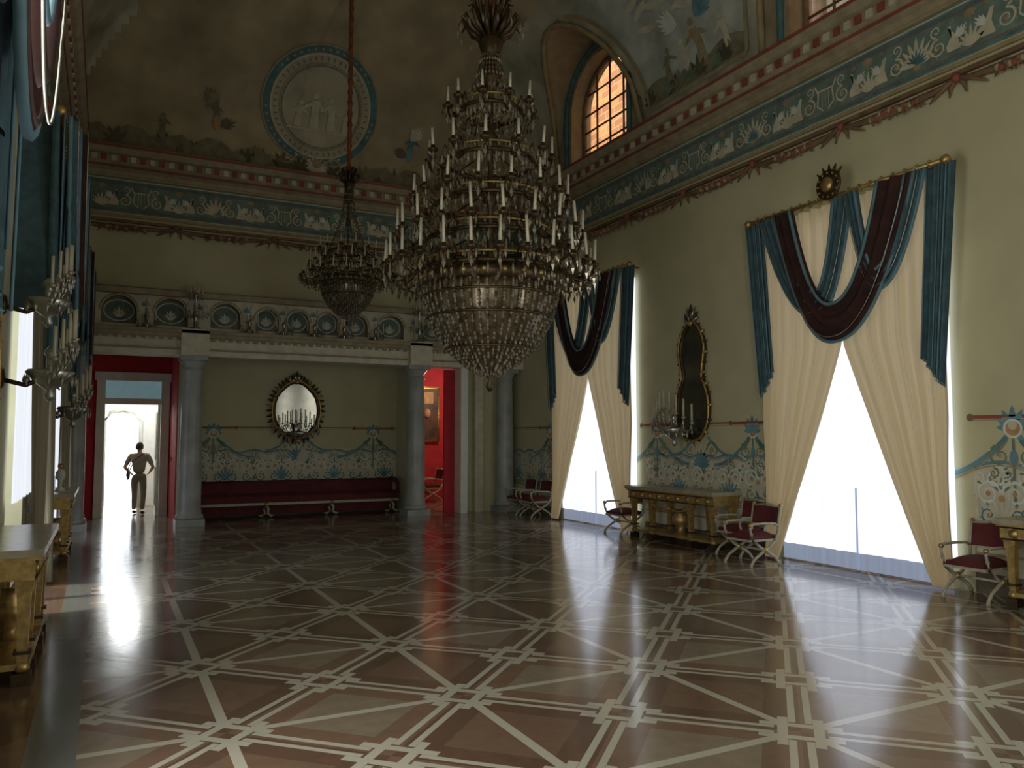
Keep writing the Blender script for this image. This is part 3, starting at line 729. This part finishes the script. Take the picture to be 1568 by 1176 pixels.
# ---------------------------------------------------------------- sconces / mirrors
def sconce(n=7,w=.55,h=.35,bowl=.13,out=.25):
    mb=MB()
    mb.lathe([(.01,-.22),(.04,-.18),(.02,-.14),(bowl*.6,-.08),(bowl,0),(bowl*.9,.02),(.03,.03),(.03,.12),(.05,.15),(.02,.2)],(out,0,0),SILV,16)
    mb.tube([(0,0,-.06),(out*.5,0,-.1),(out,0,-.02)],.02,BRZ,6)
    mb.lathe([(.09,0),(.07,.02),(.02,.03)],(0,0,0),BRZ,12,Matrix.Translation((0.0,0,-.05))@Matrix.Rotation(pi/2,4,'Y'))
    for i in range(n):
        t=(i-(n-1)/2)/max(1,(n-1)/2); y=t*w/2; x=out+.16*cos(t*1.3); z=.08+h*.45*(1-abs(t)**1.5)
        mb.tube([(out,0,.05),(out+(x-out)*.5,y*.5,-.03),(x,y*.9,z-.1),(x,y,z)],.009,SILV,5)
        mb.lathe([(.01,-.03),(.035,0),(.012,.01)],(x,y,z),CRY,8)
        mb.tube([(x,y,z),(x,y,z+h*.55)],.013,CAND,6)
        for k in range(3): mb.bead((x+.02*(k-1),y+.02*(k-1),z-.07-.05*(k%2)),.014,CRY,.04)
    for i in range(12):
        a=2*pi*i/12; mb.bead((out+bowl*cos(a),bowl*sin(a),-.06),.014,CRY,.05)
    return mb
def mirror(prof,crest,fan=0):
    mb=MB(); H=[(w_,z) for w_,z in prof]
    N=6
    def sm(P):
        Q=[]
        for i in range(len(P)-1):
            p0=P[max(0,i-1)];p1=P[i];p2=P[i+1];p3=P[min(len(P)-1,i+2)]
            for k in range(N):
                t=k/N; Q.append(tuple(.5*((2*p1[j])+(-p0[j]+p2[j])*t+(2*p0[j]-5*p1[j]+4*p2[j]-p3[j])*t*t+(-p0[j]+3*p1[j]-3*p2[j]+p3[j])*t**3) for j in range(2)))
        Q.append(P[-1]); return Q
    H=sm(H); out=[(max(0,w_),z) for w_,z in H]+[(-max(0,w_),z) for w_,z in H[::-1][1:-1]]
    zc=sum(p[1] for p in out)/len(out)
    n=len(H); V=[];F=[]
    for w_,z in H: V+=[(.05,-max(0,w_),z),(.05,max(0,w_),z)]
    for i in range(n-1): F.append((2*i,2*i+1,2*i+3,2*i+2))
    mb.add(V,F,MIRR)
    mb.tube([(.05,y,z) for y,z in out],.04,BRZ,7,closed=True); mb.tube([(.08,y*1.08,zc+(z-zc)*1.04) for y,z in out],.018,GOLD,6,closed=True)
    mb.box(.0,.04,-.05,.05,prof[0][1],prof[-1][1],BRZ)
    L=len(out)
    for i in range(0,L,4 if not fan else 2):
        y,z=out[i]; p=out[(i+1)%L]; q=out[i-1]; dx,dz=p[0]-q[0],p[1]-q[1]; l=sqrt(dx*dx+dz*dz) or 1; ny,nz=dz/l,-dx/l
        if fan:
            ny,nz=y,(z-zc); l=sqrt(ny*ny+nz*nz) or 1; ny/=l;nz/=l
        e=.09+fan*.07
        mb.tube([(.06,y,z),(.07,y+ny*e*.6,z+nz*e*.6),(.05,y+ny*e,z+nz*e)],[.025,.03,.006],GOLD if i%8==0 else BRZ,5)
    zt=prof[-1][1]
    for k in range(7):
        a=pi/2+(k-3)*.38; e=crest*(1-.12*abs(k-3)); mb.tube([(.06,0,zt),(.08,e*.6*cos(a),zt+e*.6*sin(a)),(.06,e*cos(a),zt+e*sin(a))],[.03,.035,.006],BRZ if k%2 else SILV,5)
    mb.ball((.07,0,zt),.05,GOLD,8)
    return mb
PR=[(0,1.60),(.2,1.66),(.34,1.9),(.35,2.2),(.28,2.42),(.22,2.55),(.25,2.78),(.28,3.0),(.21,3.22),(.09,3.36),(0,3.40)]
MY=9.78
mo=mirror(PR,.30).make('wall_mirror',(XR,MY,0),pi)
mesh_copy(mo,'wall_mirror',(XR,3.8,0),pi); mesh_copy(mo,'wall_mirror',(XL,12.2,0),0); mesh_copy(mo,'wall_mirror',(XL,6.4,0),0)
so=sconce(9,.8,.42,.17,.32).make('candle_sconce',(XR,MY+.05,1.74),pi,None,1.2)
mesh_copy(so,'candle_sconce',(XR,3.8,1.72),pi,1.2); mesh_copy(so,'candle_sconce',(XL,12.3,2.0),0,1.2); mesh_copy(so,'candle_sconce',(XL,7.7,2.15),0,1.1)
mesh_copy(so,'candle_sconce',(XL,7.7,2.75),0,1.0)
PB=[(0,1.62),(.22,1.68),(.42,1.92),(.47,2.2),(.42,2.46),(.29,2.64),(.13,2.77),(0,2.80)]
mirror(PB,.24,1).make('wall_mirror',(3.62,YN,0),-pi/2)
mesh_copy(so,'candle_sconce',(3.62,YN,1.72),-pi/2,1.0)
ss=sconce(3,.3,.4,.07,.12).make('candle_sconce',(.6,15.93,3.66),-pi/2)
for x in (2.4,3.05,3.65,4.25,4.9,6.7): mesh_copy(ss,'candle_sconce',(x,15.93,3.66),-pi/2)
def candelabrum():
    mb=MB(); mb.lathe([(.1,0),(.1,.03),(.04,.06),(.03,.2),(.06,.26),(.03,.32),(.025,.6),(.05,.64),(.02,.7)],(0,0,0),SILV,12)
    for ring,(r,z,n) in enumerate(((.2,.28,8),(.12,.62,5))):
        for i in range(n):
            a=2*pi*i/n; ca,sa=cos(a),sin(a)
            mb.tube([(.02*ca,.02*sa,z),(r*.6*ca,r*.6*sa,z-.06),(r*ca,r*sa,z+.04)],.009,SILV,5)
            mb.lathe([(.01,0),(.03,.02),(.012,.03)],(r*ca,r*sa,z+.02),CRY,8); mb.tube([(r*ca,r*sa,z+.04),(r*ca,r*sa,z+.2)],.012,CAND,6)
            mb.bead((r*ca,r*sa,z-.04),.014,CRY,.04)
    mb.tube([(0,0,.7),(0,0,.95)],.014,CAND,6)
    return mb
ca=candelabrum().make('candelabrum',(1.42,15.70,3.6))
for x in (XC2,XL+.3,7.9): mesh_copy(ca,'candelabrum',(x,15.70,3.6))

# ---------------------------------------------------------------- furniture
def console(Lh=1.15,Dp=.5,H=.9):
    mb=MB()
    mb.box(.02,Dp+.05,-Lh-.04,Lh+.04,H-.05,H,MARB); mb.box(.03,Dp+.03,-Lh-.02,Lh+.02,H-.07,H-.05,GOLD)
    mb.box(.04,Dp,-Lh,Lh,H-.2,H-.07,GOLD)
    for i in range(9):
        y=-Lh+.13+i*(2*Lh-.26)/8; T=Matrix.Translation((Dp,y,H-.135))@Matrix.Rotation(pi/2,4,'Y')
        mb.lathe([(.045,0),(.045,.012),(.025,.012),(.02,.02),(.005,.025)],(0,0,0),GOLD,10,T)
    for z in (H-.19,H-.08): mb.tube([(Dp+.005,-Lh,z),(Dp+.005,Lh,z)],.008,BRZ,4)
    for y in (-Lh+.08,-Lh*.45,Lh*.45,Lh-.08):
        for x in (Dp-.06,.09):
            for a,b,w0,w1,m_ in ((H-.2,H-.28,.055,.05,GOLD),(H-.28,.14,.04,.028,GOLD)):
                vs=[(x+sx*w0,y+sy*w0,a) for sx,sy in ((-1,-1),(1,-1),(1,1),(-1,1))]+[(x+sx*w1,y+sy*w1,b) for sx,sy in ((-1,-1),(1,-1),(1,1),(-1,1))]
                mb.add(vs,[(0,1,2,3),(7,6,5,4),(0,4,5,1),(1,5,6,2),(2,6,7,3),(3,7,4,0)],m_)
            mb.lathe([(.03,0),(.05,.02),(.045,.05),(.03,.07)],(x,y,.08),GOLD,10); mb.box(x-.055,x+.055,y-.055,y+.055,0,.08,BRZ)
            for z in (H-.27,.2): mb.box(x-.05,x+.05,y-.05,y+.05,z,z+.02,BRZ)
    mb.box(.05,Dp-.02,-Lh+.05,Lh-.05,.1,.14,GOLD)
    mb.lathe([(.09,.14),(.05,.2),(.12,.3),(.14,.38),(.06,.46),(.07,.5)],(Dp*.5,0,0),GOLD,14)
    for sg in (-1,1): mb.tube([(Dp-.05,sg*.5,H-.2),(Dp-.05,sg*.38,H-.3),(Dp-.05,sg*.2,H-.34),(Dp-.05,0,H-.3)],[.02,.03,.025,.02],GOLD,6)
    return mb
c1=console(1.03,.5,.83).make('console_table',(XR,9.86,0),pi); mesh_copy(c1,'console_table',(XR,3.74,0),pi)
c2=console(.85,.40,.88).make('console_table',(XL,6.95,0),0); mesh_copy(c2,'console_table',(XL,12.75,0),0)

GREYW=mat('painted_grey_wood',(.40,.38,.29),.5,var=.2,scale=20)
def chair():
    mb=MB(); w=.27
    mb.grid(lambda u,v:(-.25+.5*u,-w+.06+(2*w-.12)*v,.44+.06*(1-(2*u-1)**4)*(1-(2*v-1)**4)),10,10,REDV)
    mb.box(-.26,.26,-w+.04,w-.04,.39,.44,REDV); mb.box(-.27,.27,-w+.02,w-.02,.36,.39,GREYW)
    for y in (-w,w):
        for sg in (-1,1):
            P=[(sg*.27,y,0),(sg*.27,y,.04),(sg*.2,y,.12),(sg*.06,y,.2),(-sg*.1,y,.28),(-sg*.22,y,.37),(-sg*.26,y,.48)]
            mb.tube(P,[.028,.022,.02,.024,.02,.022,.026],GREYW,6)
        mb.ball((0,y,.235),.045,GOLD,8)
        mb.tube([(.26,y,.46),(.28,y,.56),(.22,y,.62),(.0,y,.62),(-.2,y,.61),(-.26,y,.58)],.018,GREYW,6); mb.ball((.28,y,.60),.03,GOLD,8)
        mb.tube([(-.25,y,.4),(-.28,y,.65),(-.32,y,.85)],.023,GREYW,6); mb.ball((-.325,y,.87),.03,GOLD,8)
    mb.tube([(.0,-w,.235),(0,w,.235)],.016,GREYW,6)
    mb.grid(lambda u,v:(-.28-.05*v-.03*cos(pi*(u-.5)),-w+2*w*u,.58+.26*v),10,4,REDV); mb.grid(lambda u,v:(-.25-.05*v-.03*cos(pi*(u-.5)),-w+.02+(2*w-.04)*u,.58+.26*v),10,4,REDV)
    mb.tube([(-.32,-w,.84),(-.35,0,.87),(-.32,w,.84)],.022,GREYW,6)
    return mb
ch=chair().make('curule_armchair',(XR-.38,8.42,0),pi,None,.86)
for (x,y,r) in ((XR-.80,7.78,pi),(XR-.36,11.38-.16,pi),(XR-.36,14.32,pi),(XR-.36,14.98,pi),(XR-.38,5.07,pi)):
    mesh_copy(ch,'curule_armchair',(x,y,0),r,.86)
mesh_copy(ch,'curule_armchair',(7.3,18.9,0),pi,.95)

# bench
mb=MB(); xa,xb=1.5,5.72
mb.box(xa,xb,16.72,17.2,.30,.42,REDV); mb.grid(lambda u,v:(xa+(xb-xa)*u,16.72+.46*v,.42+.05*(1-(2*v-1)**4)),40,8,REDV)
mb.box(xa,xb,17.08,17.22,.42,.68,REDV); mb.tube([(xa,17.14,.68),(xb,17.14,.68)],.05,REDV,8)
mb.box(xa-.02,xb+.02,16.70,17.2,.25,.30,GREYW); mb.box(xa-.01,xb+.01,16.9,17.22,.06,.25,REDV)
for i in range(4):
    x=xa+.12+i*(xb-xa-.24)/3
    for sg in (-1,1): mb.tube([(x,16.78,.25),(x+sg*.05,16.76,.16),(x+sg*.03,16.74,.08),(x+sg*.10,16.73,.03),(x+sg*.15,16.74,.05)],[.035,.03,.024,.028,.012],GREYW,6)
    mb.tube([(x,17.1,.28),(x,17.1,0.01)],.03,GREYW,6); mb.ball((x,16.70,.27),.04,GOLD,8)
for x in (xa,xb): mb.tube([(x,17.15,.72),(x,16.9,.70),(x,16.74,.62),(x,16.72,.42)],.05,REDV,8)
mb.make('upholstered_bench')

mb=MB(); mb.box(7.1,7.8,19.53,19.58,1.5,2.95,GOLD); mb.box(7.16,7.74,19.5,19.54,1.56,2.89,mat('painting_canvas',(.09,.045,.03),.5,var=.6,scale=4)); mb.tube([(7.12,19.52,1.52),(7.78,19.52,1.52),(7.78,19.52,2.93),(7.12,19.52,2.93)],.035,GOLD,6,closed=True)
mb.box(7.25,7.62,19.485,19.5,2.5,2.8,mat('painting_sky',(.5,.28,.12),.5,var=.3)); mb.ball((7.45,19.5,2.25),.1,SKIN,10,.13); mb.make('framed_painting')
mb=MB(); mb.lathe([(.07,0),(.05,.03),(.02,.06),(.03,.14),(.06,.17),(.06,.26),(.02,.3)],(0,0,0),WHITE,12); mb.ball((0,0,.34),.04,GOLD,8); mb.make('table_urn',(XL+.25,12.6,.88))

# ---------------------------------------------------------------- people
def skin_obj(name,V,E,R,m,parent,sub=2):
    me=bpy.data.meshes.new(name); me.from_pydata(V,E,[]); me.materials.append(m)
    o=bpy.data.objects.new(name,me); scn.collection.objects.link(o); o.parent=parent
    md=o.modifiers.new('Skin','SKIN'); md.use_smooth_shade=True
    sv=me.skin_vertices[0].data
    for i,r in enumerate(R): sv[i].radius=r if isinstance(r,tuple) else (r,r); sv[i].use_root=(i==0)
    s=o.modifiers.new('Sub','SUBSURF'); s.levels=sub; s.render_levels=sub
    return o
def person(name,loc,rz,H,shirt,trous,hairm,arm=(.0,.0),stride=0.,bag=None):
    e=bpy.data.objects.new(name,None); scn.collection.objects.link(e); e.location=loc; e.rotation_euler=(0,0,rz); k=H/1.7; e.scale=(k,k,k)
    sh=.19; hip=.095; st=stride
    V=[(0,0,.92),(0,.0,1.0),(hip,0,.86),(hip+.015,-.04-st*.6,.48),(hip+.02,.0-st,.09),(-hip,0,.86),(-hip-.02,-.03+st*.3,.48),(-hip-.03,.02+st,.11)]
    skin_obj('trousers',V,[(0,1),(0,2),(2,3),(3,4),(0,5),(5,6),(6,7)],[(.15,.11),(.14,.10),.095,.068,.055,.095,.068,.055],trous,e)
    for sg,y in ((1,-st),(-1,st+.02)):
        x=sg*(hip+.02+(.01 if sg<0 else 0)); skin_obj('shoe',[(x,y+.03,.05),(x,y-.06,.04),(x,y-.16,.03)],[(0,1),(1,2)],[(.045,.05),(.045,.04),(.035,.028)],HAIR,e,1)
    def armpts(sg,bend):
        s=(sg*sh,0,1.39); el=(sg*(sh+.09+.07*bend),.04,1.12); wr=(sg*(sh+.09-.12*bend),-.03-.22*bend,.88+.2*bend); return s,el,wr
    V=[(0,0,.95),(0,0,1.12),(0,.01,1.3),(0,.01,1.42)]; E=[(0,1),(1,2),(2,3)]; R=[(.155,.12),(.145,.11),(.17,.12),(.09,.07)]
    for sg,b in ((1,arm[0]),(-1,arm[1])):
        s,el,wr=armpts(sg,b); i=len(V); mid=tuple((s[j]+el[j])/2 for j in range(3)); V+=[s,mid,tuple(mid[j]+(el[j]-mid[j])*.7 for j in range(3))]; E+=[(2,i),(i,i+1),(i+1,i+2)]; R+=[.075,.062,.058]
    skin_obj('shirt',V,E,R,shirt,e)
    for sg,b in ((1,arm[0]),(-1,arm[1])):
        s,el,wr=armpts(sg,b); mid=tuple((s[j]+el[j])/2 for j in range(3)); dw=(Vector(wr)-Vector(el)).normalized(); hp=Vector(wr)+dw*.05
        V=[mid,el,tuple((Vector(el)+Vector(wr))/2),wr,tuple(hp),tuple(hp+dw*.04)]; E=[(0,1),(1,2),(2,3),(3,4),(4,5)]; R=[.045,.042,.036,.026,(.036,.02),(.034,.016)]
        skin_obj('arm',V,E,R,SKIN,e)
        sd=Vector((0,1,0)) if abs(dw.y)<.8 else Vector((1,0,0)); base=hp+dw*.045
        for f,ln in enumerate((.062,.072,.068,.052)):
            o_=sd*(f-1.5)*.019; p0=base+o_-dw*.01; p1=base+o_+dw*ln*.5+Vector((-sg*.004,0,0)); p2=base+o_+dw*ln+Vector((-sg*.018,0,0))
            skin_obj('finger',[tuple(p0),tuple(p1),tuple(p2)],[(0,1),(1,2)],[.0095,.0088,.0075],SKIN,e,1)
        t0=hp-sd*.028; skin_obj('thumb',[tuple(t0),tuple(t0-sd*.022+dw*.025),tuple(t0-sd*.03+dw*.055)],[(0,1),(1,2)],[.012,.010,.0085],SKIN,e,1)
    skin_obj('neck',[(0,.01,1.40),(0,.0,1.47),(0,-.005,1.55)],[(0,1),(1,2)],[.062,.052,.055],SKIN,e)
    if bag:
        mb=MB(); mb.grid(lambda u,v:(.23+.05*sin(pi*u)*sin(pi*v),-.12+.26*u,.82+.24*v),8,8,bag); mb.grid(lambda u,v:(.23-.03*sin(pi*u)*sin(pi*v),-.12+.26*u,.82+.24*v),8,8,bag)
        mb.tube([(.23,-.1,1.05),(.15,-.13,1.25),(-.08,-.1,1.43),(-.1,.06,1.44),(.15,.14,1.25),(.23,.12,1.05)],.012,bag,5); mb.make('shoulder_bag',parent=e)
    mb=MB()
    def hd(u,v):
        th=2*pi*u; ph=pi*v; r=sin(ph); z=-cos(ph)
        x=.076*r*cos(th); y=.095*r*sin(th)
        if z<0: x*=1+.18*z; y*=1+.05*z
        if y<0 and abs(x)<.018 and -.35<z<.1: y-=.022*(1-abs(x)/.018)*(1-abs(z+.2)/.35 if z<-.2 else .6)
        return (x,y,1.60+.115*z)
    mb.grid(hd,40,28,SKIN)
    for sg in (-1,1):
        mb.ball((sg*.078,.01,1.59),.014,SKIN,8,.028); mb.ball((sg*.03,-.086,1.605),.011,WHITE,8); mb.ball((sg*.03,-.094,1.605),.006,HAIR,6); mb.tube([(sg*.015,-.094,1.628),(sg*.045,-.086,1.63)],.004,HAIR,4)
    mb.tube([(-.022,-.088,1.545),(0,-.094,1.543),(.022,-.088,1.545)],.005,mat('lips',(.35,.1,.08),.5),5)
    def hr(u,v):
        th=2*pi*u; ph=pi*(.0+.66*v); lim=1.06
        x=.082*lim*sin(ph)*cos(th); y=.1*lim*sin(ph)*sin(th)+.006; z=cos(ph)
        if y<0: z=max(z,.35)
        return (x,y,1.608+.122*z)
    mb.grid(hr,32,16,hairm)
    mb.make('head',parent=e)
    return e
SH1=mat('shirt_khaki',(.30,.27,.21),.8); TR1=mat('trousers_tan',(.24,.22,.17),.8)
person('walking_visitor',(.66,18.75,0),pi-.25,1.50,SH1,TR1,HAIR,(.5,.6),.12,mat('bag_leather',(.05,.035,.03),.6))

# ---------------------------------------------------------------- lights / world / camera
w=bpy.data.worlds.new('World'); scn.world=w; w.use_nodes=True
bg=w.node_tree.nodes['Background']; bg.inputs[0].default_value=(.85,.92,1,1); bg.inputs[1].default_value=3.0
def light(name,typ,loc,energy,col=(1,1,1),size=1,rot=(0,0,0),sy=None):
    l=bpy.data.lights.new(name,typ); l.energy=energy; l.color=col
    if typ=='POINT': l.shadow_soft_size=size
    if typ=='AREA': l.shape='RECTANGLE'; l.size=size; l.size_y=sy
    o=bpy.data.objects.new(name,l); scn.collection.objects.link(o); o.location=loc; o.rotation_euler=rot; return o
s=light('sun','SUN',(0,0,20),3.0,(1,.93,.82)); s.data.angle=.01
s.rotation_euler=(radians(0),radians(-42),radians(0))
light('passage_fill','POINT',(.5,19.6,2.6),80,(.95,.98,1),.3)  # added point lamp standing in for daylight in the passage
light('red_room_lamp','POINT',(7.8,18.0,2.9),40,(1,.85,.6),.2)
for y,e in ((1.0,95),(-4.75,95)): light('window_fill','AREA',(XR-.5,y,2.2),e,(1,.98,.92),3.8,(0,pi/2,0),1.9)  # added fill lamps on the room side of the curtains, out of view
for y,e in ((3.4,95),(-2.4,160)): light('window_fill','AREA',(XL+.5,y,2.2),e,(1,.97,.88),3.8,(0,-pi/2,0),1.6)  # more added fill, from the left side

cam=bpy.data.cameras.new('cam'); cam.lens=28; cam.sensor_width=36; cam.clip_start=.05; cam.clip_end=200
co=bpy.data.objects.new('camera',cam); scn.collection.objects.link(co); co.location=(0,0,1.6)
co.rotation_euler=(radians(93.9),0,radians(-27)); scn.camera=co
scn.view_settings.view_transform='Standard'; scn.view_settings.look='None'; scn.view_settings.exposure=0.2
